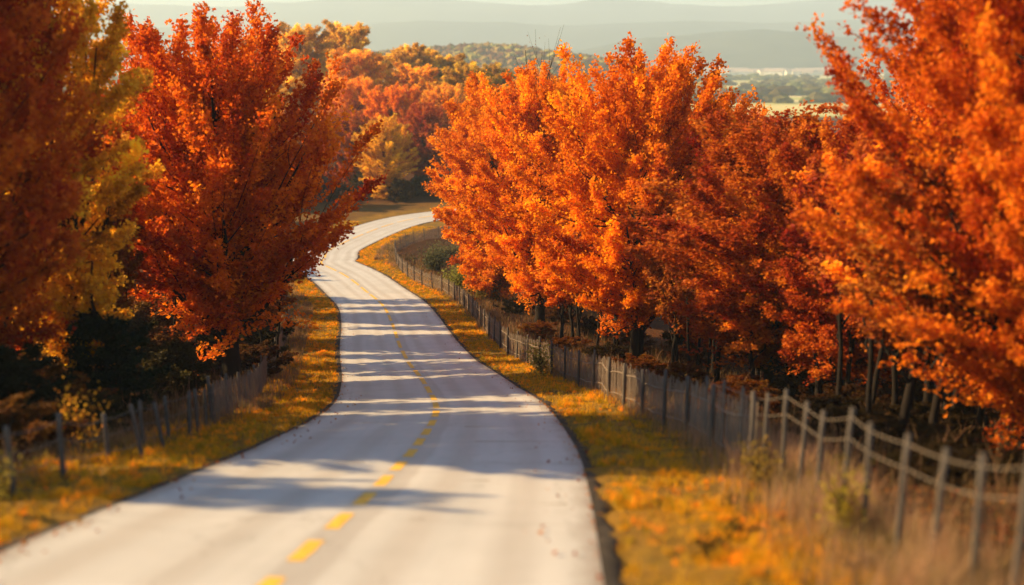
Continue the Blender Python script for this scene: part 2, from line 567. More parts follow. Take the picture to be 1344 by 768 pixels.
# ------------------------------------------------------------------ trees
def tree_meshes(seed, h, r, base=.2, plumes=150, twigs=17, lpt=18, leaf=.2, up=.9, trunk_r=None, wide=.42, plen=.2, spread=.75, stems=1, limbs=13, lean=0, sparse=0., inner=.38, tipvar=.12):
    g = np.random.default_rng(seed)
    zb = base * h
    tr = trunk_r or h * .02
    ph = g.random(6) * 6.28

    def env(t, th):
        t = np.clip(t, 0, 1)
        R = np.where(t < wide, np.clip(t / wide, 0, 1) ** .5 * .75 + .25, np.sqrt(np.clip(1 - ((t - wide) / (1.02 - wide)) ** 2, 0, 1)) ** .85)
        return r * R * (1 + .13 * np.sin(2 * th + ph[0] + 2 * t) + .10 * np.sin(3 * th + ph[1] - 3 * t) + .07 * np.sin(5 * th + ph[2] + 7 * t))
    wood, crown = MB(), MB()
    # trunk(s)
    cen = []
    for k in range(stems):
        a = k * 6.28 / max(stems, 1) + ph[3]
        off = (0 if stems == 1 else .35)
        m = 12
        t = np.linspace(0, 1, m)
        z = -.4 + t * (h * .8 + .4)
        wx = lean * t * h * .1 + np.cumsum(g.normal(0, .06, m)) + off * math.cos(a) * (1 + 2.5 * t)
        wy = np.cumsum(g.normal(0, .06, m)) + off * math.sin(a) * (1 + 2.5 * t)
        P = np.stack([wx, wy, z], 1)
        rr = tr * (1 - t) ** .8 * (.7 if stems > 1 else 1) + .02
        rr[0] *= 1.55; rr[1] *= 1.05
        wood.tube(P, rr, 9)
        cen.append(P)
    # limbs
    LP, LR = [], []
    for k in range(limbs):
        th = k * 2.4 + g.random() * .7
        t = .1 + .8 * (k + .5) / limbs
        T = env(t, th) * (.55 + .15 * g.random())
        tip = np.array([T * math.cos(th), T * math.sin(th), zb + t * (h - zb)])
        c = cen[k % stems]
        z0 = max(zb * .55, tip[2] - (.30 + .25 * t) * h * .75)
        z0 = min(z0, h * .62)
        s0 = np.array([np.interp(z0, c[:, 2], c[:, 0]), np.interp(z0, c[:, 2], c[:, 1]), z0])
        m = 9
        u = np.linspace(0, 1, m)[:, None]
        mid = s0 * .5 + tip * .5 + np.array([math.cos(th), math.sin(th), 0]) * T * .12 - [0, 0, .02 * h]
        P = (1 - u) ** 2 * s0 + 2 * u * (1 - u) * mid + u ** 2 * tip + g.normal(0, .07, (m, 3)) * np.sin(u * 3.1)
        R0 = tr * (.52 - .25 * t)
        rr = R0 * (1 - u[:, 0] * .8)
        wood.tube(P, rr, 6)
        LP.append(P); LR.append(rr)
    LPs, LRs = np.vstack(LP + [c[3:] for c in cen]), np.concatenate(LR + [np.linspace(tr * .6, .03, len(cen[0]) - 3)] * stems)
    # plumes: upswept sprays that end at the crown's envelope
    for k in range(plumes):
        th = k * 2.39996 + g.random() * .5
        t = ((k + .5) / plumes)
        t = t ** .85
        t = min(.995, max(0.01, t + g.normal(0, .03)))
        f = (.92 + g.normal(0, tipvar)) if g.random() > inner else (.42 + .35 * g.random())
        T = env(t, th) * f
        ztip = zb + t * (h - zb) + (f - .92) * h * .15 * t
        tip = np.array([T * math.cos(th), T * math.sin(th), ztip])
        ln = h * plen * (.7 + .6 * g.random())
        outw = np.array([math.cos(th), math.sin(th), 0])
        el = up * (.25 + .75 * t) + g.normal(0, .12)
        dr = outw * (1 - .62 * t) + np.array([0, 0, el]) + g.normal(0, .1, 3)
        dr /= np.linalg.norm(dr)
        b0 = tip - dr * ln
        d = np.linalg.norm(LPs - b0, axis=1) + .6 * np.maximum(0, LPs[:, 2] - b0[2])
        w = d.argmin()
        s0 = LPs[w]
        u = np.linspace(0, 1, 6)[:, None]
        P = (1 - u) ** 2 * s0 + 2 * u * (1 - u) * (b0 * .9 + s0 * .1) + u ** 2 * tip
        wood.tube(P, np.linspace(min(LRs[w] * .6, .012 * h * .3 + .02), .008, 6), 4, cap=False)
        # twigs along the spray
        nt_ = twigs
        uu = g.random(nt_) ** .75
        base_p = tip - dr * ln * (1 - uu)[:, None]
        side = g.normal(0, 1, (nt_, 3))
        side -= (side @ dr)[:, None] * dr
        side /= np.linalg.norm(side, axis=1)[:, None] + 1e-9
        td = dr * .8 + side * spread * (.4 + .8 * g.random((nt_, 1)))
        td[:, 2] += .12
        td /= np.linalg.norm(td, axis=1)[:, None]
        tl = ln * .30 * (1.15 - .75 * uu) * (.6 + .8 * g.random(nt_))
        a = g.random((nt_, lpt))
        LPt = base_p[:, None] + td[:, None] * (tl[:, None] * a)[..., None] + g.normal(0, leaf * .62, (nt_, lpt, 3))
        ctint = np.clip(.5 + g.normal(0, .18), 0, 1)
        tn = np.clip(ctint + g.normal(0, .10, (nt_, 1)) + g.normal(0, .09, (nt_, lpt)), 0, 1)
        LD = np.repeat(td[:, None], lpt, 1)
        if sparse:
            keep = g.random((nt_, lpt)) > sparse
            LPt, LD, tn = LPt[keep], LD[keep], tn[keep]
        crown.leaves(LPt.reshape(-1, 3), LD.reshape(-1, 3), leaf, g, tn.ravel())
    return wood.build('trunk', M['bark'], link=False, shade=True, attr=False), crown.build('crown', M['leaf'], link=False)


SRC = {}
SRC['maple_a'] = tree_meshes(1, 19.5, 6.2, .21, 250, 26, 21, .185, 1.2, plen=.27, tipvar=.13, spread=.5, trunk_r=.46)
SRC['maple_b'] = tree_meshes(2, 19.5, 6.6, .20, 260, 26, 21, .185, .9, plen=.23, stems=2, spread=.6)
SRC['maple_c'] = tree_meshes(3, 20, 6.0, .16, 260, 25, 20, .19, .85, plen=.23, wide=.4, spread=.6)
SRC['maple_d'] = tree_meshes(14, 20, 6.2, .05, 280, 25, 20, .19, .8, plen=.2, wide=.42, spread=.65)
SRC['near_a'] = tree_meshes(4, 17, 5.6, .11, 340, 28, 23, .135, 1.0, plen=.25, wide=.34, spread=.5)
SRC['near_b'] = tree_meshes(5, 16.5, 5.2, .12, 320, 27, 22, .135, 1.1, plen=.25, spread=.5)
SRC['golden'] = tree_meshes(6, 17, 3.9, .15, 180, 21, 19, .16, .8, plen=.16, wide=.5)
SRC['broad'] = tree_meshes(7, 16, 6.5, .08, 190, 18, 17, .30, .8, plen=.2, spread=.6, wide=.45)
SRC['far'] = tree_meshes(8, 16, 6.8, .03, 170, 16, 16, .42, .5, plen=.17, wide=.5)
SRC['slender'] = tree_meshes(9, 12, 2.3, .38, 60, 12, 15, .2, .9, plen=.16, trunk_r=.13, limbs=8)
SRC['slender_b'] = tree_meshes(10, 11, 2.0, .42, 50, 12, 15, .2, .9, plen=.16, trunk_r=.11, limbs=8, stems=2)
SRC['bare'] = tree_meshes(11, 24, 4.2, .3, 90, 6, 6, .12, 1.1, plen=.2, sparse=.9)
SRC['understory'] = tree_meshes(13, 4, 2.2, .02, 70, 14, 14, .16, .8, plen=.25, wide=.4, trunk_r=.05, stems=3)
SRC['spruce'] = tree_meshes(12, 4.2, 1.5, .02, 80, 14, 16, .12, .3, plen=.2, wide=.12, spread=.9, trunk_r=.07)

first = {}


def tree(kind, name, x, y, h, r, color, label, group=None, rz=None, cat='tree', zoff=0, tint_trunk=None):
    tm, cm = SRC[kind]
    base_h = {'maple_a': 19.5, 'maple_b': 19.5, 'maple_c': 20, 'maple_d': 20, 'near_a': 17, 'near_b': 16.5, 'golden': 17, 'broad': 16, 'far': 16,
              'slender': 12, 'slender_b': 11, 'bare': 24, 'spruce': 4.2, 'understory': 4}[kind]
    base_r = {'maple_a': 6.2, 'maple_b': 6.6, 'maple_c': 6.0, 'maple_d': 6.2, 'near_a': 5.6, 'near_b': 5.2, 'golden': 3.9, 'broad': 6.5, 'far': 6.8,
              'slender': 2.3, 'slender_b': 2.0, 'bare': 4.2, 'spruce': 1.5, 'understory': 2.2}[kind]
    e = empty(name, (x, y, L1(x, y) + zoff), rz if rz is not None else rng.random() * 6.28)
    e.scale = (r / base_r, r / base_r, h / base_h)
    tag(e, label, cat, group)
    if kind not in first:
        t = bpy.data.objects.new('trunk', tm)
        c = bpy.data.objects.new('crown', cm)
        first[kind] = (t, c)
    else:
        t, c = first[kind][0].copy(), first[kind][1].copy()
    for o in (t, c):
        C.objects.link(o)
        o.parent = e
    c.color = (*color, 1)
    return e


RED = (.58, .10, .010)
ORG = (.80, .225, .008)
ORG2 = (.78, .21, .014)
DRK = (.40, .065, .016)
YEL = (.62, .30, .03)
OLV = (.34, .22, .035)
GRN = (.12, .12, .03)

GL = 'maples along the left fence'
GR = 'maples along the right fence'
# --- left of the road
tree('maple_a', 'maple_tree', -14.8, 50, 18.9, 6.7, (.72, .15, .010), 'tall red orange maple with upswept branches left of the road bend', GL, 1.2)
tree('near_b', 'maple_tree', -17.8, 28.6, 18.4, 5.8, (.56, .10, .012), 'dark rust red maple filling the left edge of the view', GL, 2.0)
tree('golden', 'golden_tree', -15.7, 34.5, 16.8, 3.6, (.88, .47, .03), 'golden yellow tree between the dark left maple and the tall red one', GL, .6)
# off to the left, out of view, these throw the shadows that cross the road
tree('golden', 'golden_tree', -25, 21.7, 15.6, 2.2, YEL, 'golden tree left of the view whose shadow crosses the near road', GL, 2.4)
tree('maple_c', 'maple_tree', -27, 41, 11, 3.8, DRK, 'dull red maple standing behind the golden tree on the left', GL, 3.1)
tree('broad', 'maple_tree', -28, 56, 9.5, 4.5, RED, 'red tree standing behind the tall red orange maple', GL)
tree('maple_c', 'maple_tree', -20.5, 72, 15.5, 4.6, ORG2, 'orange maple beyond the tall red one at the left verge', GL)
tree('maple_b', 'maple_tree', -24.5, 88, 15, 4.4, RED, 'red maple farther along the left verge before the bend', GL)
tree('broad', 'maple_tree', -36, 76, 10, 5.0, OLV, 'olive brown tree deep in the left woodland', GL)
tree('broad', 'maple_tree', -33, 36, 9.5, 4.6, OLV, 'olive brown tree behind the dark left maple', GL)
for x, y, k in ((-21, 33, 0), (-19.5, 41, 1), (-22, 52, 0), (-19, 46, 1), (-24, 47, 1), (-21, 60, 0), (-14.2, 56, 1), (-26, 31, 0), (-23, 26, 1), (-20, 62, 0), (-21, 66, 0), (-22, 76, 0), (-21.5, 81, 0), (-24, 94, 0), (-26, 99, 0), (-22.5, 85, 0), (-23, 70, 0), (-21.5, 40, 0), (-21, 45.5, 0)):
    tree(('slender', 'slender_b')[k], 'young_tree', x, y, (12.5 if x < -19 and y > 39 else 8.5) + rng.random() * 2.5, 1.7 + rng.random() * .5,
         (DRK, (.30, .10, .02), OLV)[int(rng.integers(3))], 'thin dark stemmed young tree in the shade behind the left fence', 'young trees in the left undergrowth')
tree('spruce', 'evergreen_shrub', -14.2, 33.5, 4.0, 1.7, (.018, .030, .012), 'dark evergreen shrub in the shade under the left trees', cat='shrub')
tree('spruce', 'evergreen_shrub', -18.5, 38.5, 4.6, 2.2, (.020, .026, .010), 'large dark evergreen shrub behind the golden tree', cat='shrub')
tree('spruce', 'evergreen_shrub', -14.0, 25.5, 2.8, 1.9, (.022, .026, .010), 'low dark shrub under the dark red left maple', cat='shrub')
# --- right of the road
tree('maple_b', 'maple_tree', 7.4, 57.5, 19.0, 6.4, ORG, 'largest bright orange maple in the middle of the right row', GR, .4)
tree('maple_c', 'maple_tree', 2.2, 77, 20.6, 5.9, (.82, .24, .008), 'bright orange maple left of the largest one', GR, 2.2)
tree('maple_d', 'maple_tree', -1.6, 97, 21.4, 7.2, (.80, .25, .010), 'orange maple nearest the road bend at the far end of the right row', GR, 4.0)
tree('maple_a', 'maple_tree', 16.0, 79, 19.2, 5.6, (.76, .20, .014), 'orange maple rising behind the largest right maple', GR, 5.0)
tree('maple_c', 'maple_tree', 12.6, 45.5, 13.6, 6.6, (.46, .085, .012), 'shorter rusty orange maple between the largest and the nearest right maples', GR, .9)
tree('near_a', 'maple_tree', 14.3, 25.5, 17.8, 5.9, (.66, .14, .010), 'nearest big orange maple at the right edge of the view', GR, 1.9)
tree('maple_b', 'maple_tree', 19.0, 38, 16.6, 5.8, (.74, .17, .014), 'deep orange maple behind the nearest right maple', GR, 3.3)
tree('maple_c', 'maple_tree', 14.2, 40.5, 12.8, 4.8, (.50, .09, .012), 'small rust orange maple wedged between the rusty maple and the nearest right maple', GR)
tree('broad', 'maple_tree', 24, 30, 15, 5.5, DRK, 'dark red tree deep behind the nearest right maple', GR)
tree('broad', 'maple_tree', 23, 57, 13.5, 5.5, ORG2, 'orange tree deep behind the shorter rusty maple', GR)
tree('broad', 'maple_tree', 27, 74, 11.5, 5.0, ORG, 'orange tree behind the gap in the right row', GR)
tree('broad', 'maple_tree', 14, 66, 13, 4.8, RED, 'red tree in the shade behind the largest right maple', GR)
tree('broad', 'maple_tree', 9, 88, 14, 5.2, ORG2, 'orange tree in the shade behind the right row', GR)
tree('broad', 'maple_tree', 10, 112, 17, 6.0, ORG2, 'broad orange tree beyond the far end of the right row', GR)
tree('bare', 'bare_tree', 2.6, 92, 26.5, 4.0, (.25, .09, .03), 'bare tree with thin leafless branches showing above the orange maples', cat='tree')
for x, y, k in ((3.5, 68, 0), (5.2, 65, 1), (6.6, 62, 0), (8.8, 52, 0), (10.3, 56, 1), (5.0, 72, 0), (9.8, 50, 1), (13.4, 52, 0), (14.8, 45, 0), (15.2, 41, 0),
                (13.5, 38, 0), (16.6, 36, 0), (12.2, 33.5, 1), (15, 32, 0), (17, 30, 0), (11.8, 29.5, 1), (18.5, 34, 0), (19.5, 44, 0), (12.5, 59, 0), (17, 50, 1), (21, 36, 0), (16.2, 22.5, 0), (11.2, 26.8, 0), (12.6, 28, 0), (13.6, 31, 0), (14.2, 35, 0), (12.9, 40, 0), (16.5, 33, 0), (18, 38, 0), (11, 43.5, 0), (10.2, 47, 0), (7.2, 66, 0), (4.4, 70.5, 0), (11.4, 53, 0), (19.2, 31, 0), (17.4, 28, 0)):
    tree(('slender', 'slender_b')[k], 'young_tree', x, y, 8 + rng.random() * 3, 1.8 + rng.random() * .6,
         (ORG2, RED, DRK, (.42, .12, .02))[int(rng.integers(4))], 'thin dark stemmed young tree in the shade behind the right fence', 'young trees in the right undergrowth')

for x, y, hh in ((9.2, 20, 1.6), (10.5, 23, 2.0), (12, 20.5, 2), (9.8, 26.5, 2.2), (13, 29, 2.6), (10.6, 31, 2.4), (9.0, 35, 2.2), (12.8, 36, 3), (16, 27, 3), (18, 32, 3.4), (9.6, 40, 2.4), (13, 42, 3.2), (17, 40, 3.5),
                 (20, 47, 4), (8.6, 47, 2.6), (16, 53, 4), (7.2, 53, 2.4), (11.5, 62, 3.6), (6, 60, 2.8), (3.6, 64.5, 2.6), (8.5, 68, 3.6), (2.0, 73, 2.6), (6.5, 76, 3.5), (4, 84, 3.6), (.5, 88, 3.0), (13, 72, 4), (-1, 104, 3), (3, 98, 3.4), (19, 24, 3.4), (22, 30, 3.5), (20, 40, 4), (24, 44, 4)):
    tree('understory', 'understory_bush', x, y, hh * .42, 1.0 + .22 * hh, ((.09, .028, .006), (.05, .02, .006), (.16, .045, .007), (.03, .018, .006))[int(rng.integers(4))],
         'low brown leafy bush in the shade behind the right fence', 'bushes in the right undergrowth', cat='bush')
for x, y, hh in ((-12.5, 22, 1.6), (-13, 28, 1.2), (-15, 29, 2.4), (-17, 36, 3), (-16, 44, 3), (-19, 50, 3.2), (-14.5, 53, 2.2), (-17, 60, 3), (-20, 30, 3), (-12, 17, 1.4), (-14, 19.5, 2), (-17, 22, 2.6), (-18, 68, 3), (-21, 78, 3), (-17.5, 56, 3), (-23, 58, 4.5), (-25, 66, 5), (-27, 74, 5), (-21, 53, 4), (-30, 84, 5), (-26, 60, 5)):
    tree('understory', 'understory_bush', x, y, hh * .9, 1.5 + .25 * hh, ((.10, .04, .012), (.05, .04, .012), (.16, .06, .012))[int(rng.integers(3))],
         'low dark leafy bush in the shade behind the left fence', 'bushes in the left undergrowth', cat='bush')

for k in range(16):
    tree('understory', 'understory_bush', -52 + k * 4.2 + rng.normal(0, .8), 196 + rng.normal(0, 3), 3.4 + rng.random() * 2, 3.2, ((.05, .05, .015), (.10, .05, .012), (.07, .045, .012))[k % 3],
         'dark bush at the foot of the trees beyond the bend', 'bushes beyond the bend', cat='bush')

# --- beyond the bend
tree('maple_d', 'golden_tree', -25.0, 194, 15.8, 6.2, (.84, .46, .03), 'yellow green rounded tree at the outside of the far bend', 'trees beyond the bend', .3)
tree('maple_c', 'maple_tree', -18.0, 207, 17.5, 6.6, (.50, .085, .016), 'broad dark red maple behind the yellow green tree at the bend', 'trees beyond the bend')
tree('broad', 'maple_tree', -33, 205, 16.5, 6.5, (.50, .10, .018), 'rust red tree left of the yellow green tree at the bend', 'trees beyond the bend')
far = [(-27, 232, 17, 7.5, ORG, 'orange tree showing above the dark red maple at the bend'),
       (-38, 240, 17, 8, (.85, .32, .03), 'orange tree at the left of the wood beyond the bend'),
       (-16, 240, 16, 7.5, (.85, .38, .03), 'amber tree right of the dark red maple beyond the bend'),
       (-8, 226, 13, 6, (.85, .33, .03), 'small amber tree beside the far end of the right maple row'),
       (-42, 272, 18, 9, (.92, .42, .04), 'light orange tree halfway up the wooded rise'),
       (-26, 268, 16, 8.5, (.92, .42, .03), 'amber orange tree in the middle of the wooded rise'),
       (-12, 275, 17, 8, (.70, .42, .04), 'olive gold tree at the right end of the wooded rise'),
       (-62, 300, 22, 10, (.80, .45, .06), 'tall olive gold tree crowning the rise at the left'),
       (-52, 318, 22, 10.5, (.82, .48, .06), 'tall golden tree crowning the rise beside the left maple'),
       (-75, 310, 20, 10, (.74, .42, .06), 'golden brown tree on the rise hidden mostly by the left maple'),
       (-44, 300, 15, 8.5, (.84, .42, .05), 'golden tree below the crest of the rise'),
       (-33, 335, 17, 10.5, (.80, .46, .05), 'round golden tree on the skyline of the rise'),
       (-22, 345, 15.5, 10, (.72, .42, .05), 'round olive tree right of the golden skyline tree'),
       (-6, 330, 15, 8.5, (.58, .34, .04), 'dull olive tree where the rise drops to the valley')]
for x, y, h, r, c, lb in far:
    tree('broad' if y < 250 else 'far', 'autumn_tree', x, y, h, r, c, lb, 'trees beyond the bend')
for x, y in ((6, 222), (22, 214), (40, 222), (58, 210), (80, 215), (5, 250), (30, 246), (8, 290), (34, 280), (-52, 215), (-70, 222), (-92, 215), (-55, 250), (-80, 262), (-100, 290), (-110, 240), (-58, 196), (-45, 183), (-60, 160), (-52, 140), (-50, 118), (-45, 100), (-90, 330)):
    tree('far' if y > 240 else 'broad', 'autumn_tree', x, y, 14 + 3 * rng.random(), 7 + 1.5 * rng.random(), ((.78, .30, .03), (.75, .42, .05), (.65, .20, .02))[int(rng.integers(3))],
         'autumn tree of the outer woodland hidden behind the roadside maples', 'outer woodland trees')


# ------------------------------------------------------------------ fences
def line(pts, step=.1):
    P = np.array(pts, float)
    P = catmull(np.linspace(0, len(P) - 1, len(P) * 30), P)
    return resample(P, step)


def post_mb(h, r, g):
    m = MB()
    k = 6
    z = np.linspace(-.3, h, k)
    P = np.stack([g.normal(0, r * .08, k), g.normal(0, r * .08, k), z], 1)
    m.tube(P, r * (1.08 - .12 * np.linspace(0, 1, k)), 8)
    return m


def picket_fence(pts, label, spacing=3., slat_h=1.65, s_end=None):
    P, S = line(pts)
    e = empty('picket_fence', (P[0][0], P[0][1], L1(*P[0])))
    tag(e, label, 'fence')
    o3 = np.array(e.location)
    g = np.random.default_rng(len(P))
    L = S[-1]
    npan = int(L / spacing)
    ZZ = land(P[:, 0], P[:, 1])

    def at(s):
        return np.array([np.interp(s, S, P[:, 0]), np.interp(s, S, P[:, 1]), np.interp(s, S, ZZ)])
    src = None
    for k in range(npan + 1):
        s = k * L / npan
        p = at(s)
        if src is None:
            src = post_mb(slat_h + .2, .06, g).build('post', M['wood'], link=False, shade=True, attr=False)
        po = bpy.data.objects.new('post', src)
        C.objects.link(po)
        po.parent = e
        po.location = p - o3
        po.rotation_euler = (g.normal(0, .03), g.normal(0, .03), g.random() * 6)
        po.scale = (1, 1, .96 + .08 * g.random())
        if k == npan: break
        m = MB()
        a, b = at(s), at(s + L / npan)
        dirv = b - a
        rz = math.atan2(dirv[1], dirv[0])
        nrm = np.array([math.sin(rz), -math.cos(rz), 0]) * .075
        ns = int(round(L / npan / .14))
        for q in range(ns):
            f = (q + .5 + g.normal(0, .12)) / ns
            c = at(s + f * L / npan) - o3 + nrm * (1 + g.normal(0, .05))
            c[2] += .03
            if g.random() < .03: continue
            m.box(c, (.038 * (.85 + .3 * g.random()), .016, slat_h * (.92 + .12 * g.random())), rz, g.normal(0, .022), g.normal(0, .02))
        for zz in (.4, slat_h * .78):
            q = np.linspace(0, 1, 5)
            RP = np.array([at(s + f * L / npan) for f in q]) - o3 + nrm * .55 + [0, 0, zz]
            m.tube(RP, .018, 4)
        m.build('slat_panel', M['slat'], e, attr=False)
    return e


def wire_fence(pts, spots, label, h, r, wires, wr, wm, sag=.05):
    """spots: list of (x, y, lean) for the posts"""
    e = empty('wire_fence', (spots[0][0], spots[0][1], L1(*spots[0][:2])))
    tag(e, label, 'fence')
    o3 = np.array(e.location)
    g = np.random.default_rng(len(spots) + 40)
    tops = []
    src = [post_mb(h, r, g).build('post', M['wood'], link=False, shade=True, attr=False) for _ in range(3)]
    for k, (x, y, ln) in enumerate(spots):
        p = np.array([x, y, L1(x, y)])
        po = bpy.data.objects.new('post', src[k % 3])
        C.objects.link(po)
        po.parent = e
        po.location = p - o3
        po.rotation_euler = (g.normal(0, .02), ln, g.random() * 0)
        sc = .95 + .1 * g.random()
        po.scale = (1, 1, sc)
        tops.append((p - o3, ln, sc))
    for wz in wires:
        m = MB()
        path = []
        for (a, la, sa), (b, lb, sb) in zip(tops[:-1], tops[1:]):
            za, zb_ = wz * sa, wz * sb
            pa = a + [math.sin(la) * za, -r * 1.05, za]
            pb = b + [math.sin(lb) * zb_, -r * 1.05, zb_]
            f = np.linspace(0, 1, 9)[:-1, None]
            sg = sag * (.6 + .9 * g.random()) * np.linalg.norm(pb - pa) * .5
            path.append(pa * (1 - f) + pb * f - [0, 0, 1] * (sg * 4 * f * (1 - f)))
        path = np.vstack(path + [pb[None]])
        P, S_ = resample(path, .06)
        if wr > .006 and wr < .02 and wm is M['wire']:      # two strands twisted round each other
            T = np.gradient(P, axis=0); T /= np.linalg.norm(T, axis=1)[:, None]
            U = np.cross(T, [0, 0, 1.]); U /= np.linalg.norm(U, axis=1)[:, None]
            B = np.cross(T, U)
            for q in (0, math.pi):
                an = S_ * 18 + q
                m.tube(P + wr * .75 * (np.cos(an)[:, None] * U + np.sin(an)[:, None] * B), wr * .75, 5)
        else:
            m.tube(P, wr, 4)
        m.build('wire', wm, e, shade=True, attr=False)
    return e


Rline = [(5.3, 20.5), (5.0, 24), (4.9, 28.4), (4.4, 34), (3.7, 41), (2.3, 50), (.9, 57), (-.3, 63), (-1.6, 71), (-3.1, 82), (-5.0, 93), (-7.4, 102), (-10.6, 109), (-13.6, 118), (-15.2, 127), (-15.4, 134), (-12.8, 143), (-6, 150), (4, 156)]
picket_fence(Rline, 'long weathered grey picket fence curving along the right side of the road')
sp = [(5.9, 9.2, 0), (5.75, 10.3, .01), (5.75, 11.25, -.02), (5.55, 12.0, .02), (5.5, 13.0, 0), (5.5, 14.3, -.03), (5.6, 15.6, .02), (5.6, 16.9, 0), (5.65, 18.2, .03), (5.6, 19.2, -.02), (5.5, 20.3, 0), (5.3, 21.8, .02), (5.2, 23.2, 0), (5.1, 24.8, 0)]
wire_fence(None, sp, 'grey post fence with two thick twisted wires at the lower right', 1.95, .046, (1.82, 1.45), .0062, M['wire'], .03)
spl = [(-9.7, 10.5, 0), (-9.6, 13.0, .03), (-9.5, 15.2, 0), (-9.35, 17.3, .01), (-9.2, 19.0, .03), (-9.3, 21.4, .02), (-8.9, 22.4, -.12), (-9.4, 23.8, 0), (-9.2, 24.6, -.10), (-9.55, 26.0, .0), (-9.4, 27.3, .05), (-9.6, 28.6, 0), (-9.8, 30, .03), (-10, 31.6, 0)]
wire_fence(None, spl, 'old wooden post fence with thin sagging wires along the left verge', 1.38, .055, (1.25, .85, .45), .007, M['thinwire'], .09)
Lline = [(-9.9, 31), (-10.5, 35.5), (-11.6, 43), (-12.9, 49), (-14.6, 58), (-15.9, 65.5), (-18.2, 78), (-20.4, 88), (-24, 100), (-30, 112)]
picket_fence(Lline, 'weathered picket fence running beneath the tall red maple on the left', slat_h=1.45)


# ------------------------------------------------------------------ grass, weeds, litter
def blades(n, pts, hgt, wid, g, tint, bend=.5):
    m = MB()
    a = g.random(n) * 6.28
    d = np.stack([np.cos(a), np.sin(a), 0 * a], 1)
    b = g.random(n) * 6.28
    ld = np.stack([np.cos(b), np.sin(b), 0 * b], 1) * (hgt * bend * g.random(n))[:, None]
    w = (wid * (.6 + .8 * g.random(n)))[:, None]
    up = np.stack([0 * a, 0 * a, hgt], 1)
    V = np.stack([pts - d * w, pts + d * w, pts + up * .6 + ld * .35 + d * w * .7, pts + up * .6 + ld * .35 - d * w * .7, pts + up + ld], 1).reshape(-1, 3)
    i = np.arange(n) * 5
    m.add(V, np.stack([i, i + 1, i + 2, i + 3], 1), np.stack([i + 3, i + 2, i + 4], 1), np.repeat(tint, 5))
    return m


def scatter(n, offlo, offhi, g, slo=-9, shi=150, dens=1.6):
    """points by arc length and side offset, denser close to the camera"""
    u = g.random(n) ** dens
    s = S12 + slo + (shi - slo) * u
    side = np.where(g.random(n) < .5, -1, 1)
    off = offlo + (offhi - offlo) * g.random(n)
    p = at_s(s, side * off)
    p[:, 2] = land(p[:, 0], p[:, 1])
    return p, side, s


gg = np.random.default_rng(21)
N = 230000
p, side, s = scatter(N, 4.38, 8.3, gg)
cl_ = fbm(p[:, 0] * .55, p[:, 1] * .55, 51, 3)
cl2 = vnoise(p[:, 0] * 2.4, p[:, 1] * 2.4, 52)
keep = gg.random(N) < np.clip((cl_ - .30) * 2.5 + cl2 * .5, .12, 1)
p, cl_, cl2, s = p[keep], cl_[keep], cl2[keep], s[keep]
hg = (.03 + .10 * cl2 * cl_ * 2) * (.5 + gg.random(len(p)))
tn = np.clip(cl_ * .9 + (cl2 - .5) * .35 + gg.normal(0, .13, len(p)), 0, 1)
wide_ = .006 + .00016 * np.clip(s - S12, 0, 200)
gm = blades(len(p), p - [0, 0, .01], hg + wide_ * 2, wide_, gg, tn)
nc, nb = 17000, 22                                    # shaggy tufts
pc, side, sc_ = scatter(nc, 4.5, 8.0, gg, -9, 130, 1.5)
k1 = fbm(pc[:, 0] * .5, pc[:, 1] * .5, 57, 3)
kp = gg.random(nc) < np.clip((k1 - .33) * 3.2, .14, 1)
pc, sc_, k1 = pc[kp], sc_[kp], k1[kp]
nc = len(pc)
csz = (.45 + .9 * gg.random(nc) ** 1.6)
off = gg.normal(0, .075, (nc, nb, 3)) * csz[:, None, None]
off[..., 2] = -.02
pp = (pc[:, None] + off).reshape(-1, 3)
th = (np.repeat(csz, nb) * (.10 + .14 * gg.random(nc * nb)))
tc_ = np.clip(np.repeat(gg.beta(1.2, 1.0, nc), nb) + gg.normal(0, .12, nc * nb), 0, 1)
wd = .007 + .00016 * np.clip(np.repeat(sc_, nb) - S12, 0, 200)
t2 = blades(len(pp), pp, th, wd, gg, tc_, .9)
gm.add(np.vstack(t2.V), np.vstack(t2.Q), np.vstack(t2.T), np.concatenate(t2.A))
gr = gm.build('grass', M['grass'])
gr.color = (.70, .30, .010, 1)
tag(gr, 'short golden orange grass on the verges beside the road', 'grass', kind='stuff')

N = 120000
p, side, s = scatter(N, 6.7, 9.6, gg, -8, 140, 1.5)
k1 = vnoise(p[:, 0] * .8, p[:, 1] * .8, 61)
k2 = vnoise(p[:, 0] * 3, p[:, 1] * 3, 62)
keep = gg.random(N) < k1 * .9
p, k1, k2, s = p[keep], k1[keep], k2[keep], s[keep]
hg = (.18 + .75 * k1 * k2) * (.5 + gg.random(len(p)))
wide_ = .005 + .00016 * np.clip(s - S12, 0, 200)
w = blades(len(p), p - [0, 0, .02], hg, wide_, gg, np.clip(k2 + gg.normal(0, .15, len(p)), 0, 1), .7).build('dry_grass', M['grass'])
w.color = (.27, .16, .08, 1)
tag(w, 'tall dry beige grass along the foot of the fences', 'dry grass', kind='stuff')

N = 26000                                            # a taller stand of dry stems buries the foot of the right fence
s = S12 - 7 + 24 * gg.random(N)
p = at_s(s, 8.35 + gg.normal(0, .55, N))
p[:, 2] = land(p[:, 0], p[:, 1])
k1 = vnoise(p[:, 0] * 1.3, p[:, 1] * 1.3, 65)
keep = gg.random(N) < k1
p, k1, s = p[keep], k1[keep], s[keep]
w = blades(len(p), p - [0, 0, .02], (.35 + .85 * k1) * (.45 + .6 * gg.random(len(p))), .0055, gg, np.clip(k1 + gg.normal(0, .22, len(p)), 0, 1), .55).build('tall_weeds', M['grass'])
w.color = (.33, .20, .11, 1)
tag(w, 'tall brown dry stems burying the foot of the near right wire fence', 'weeds', kind='stuff')

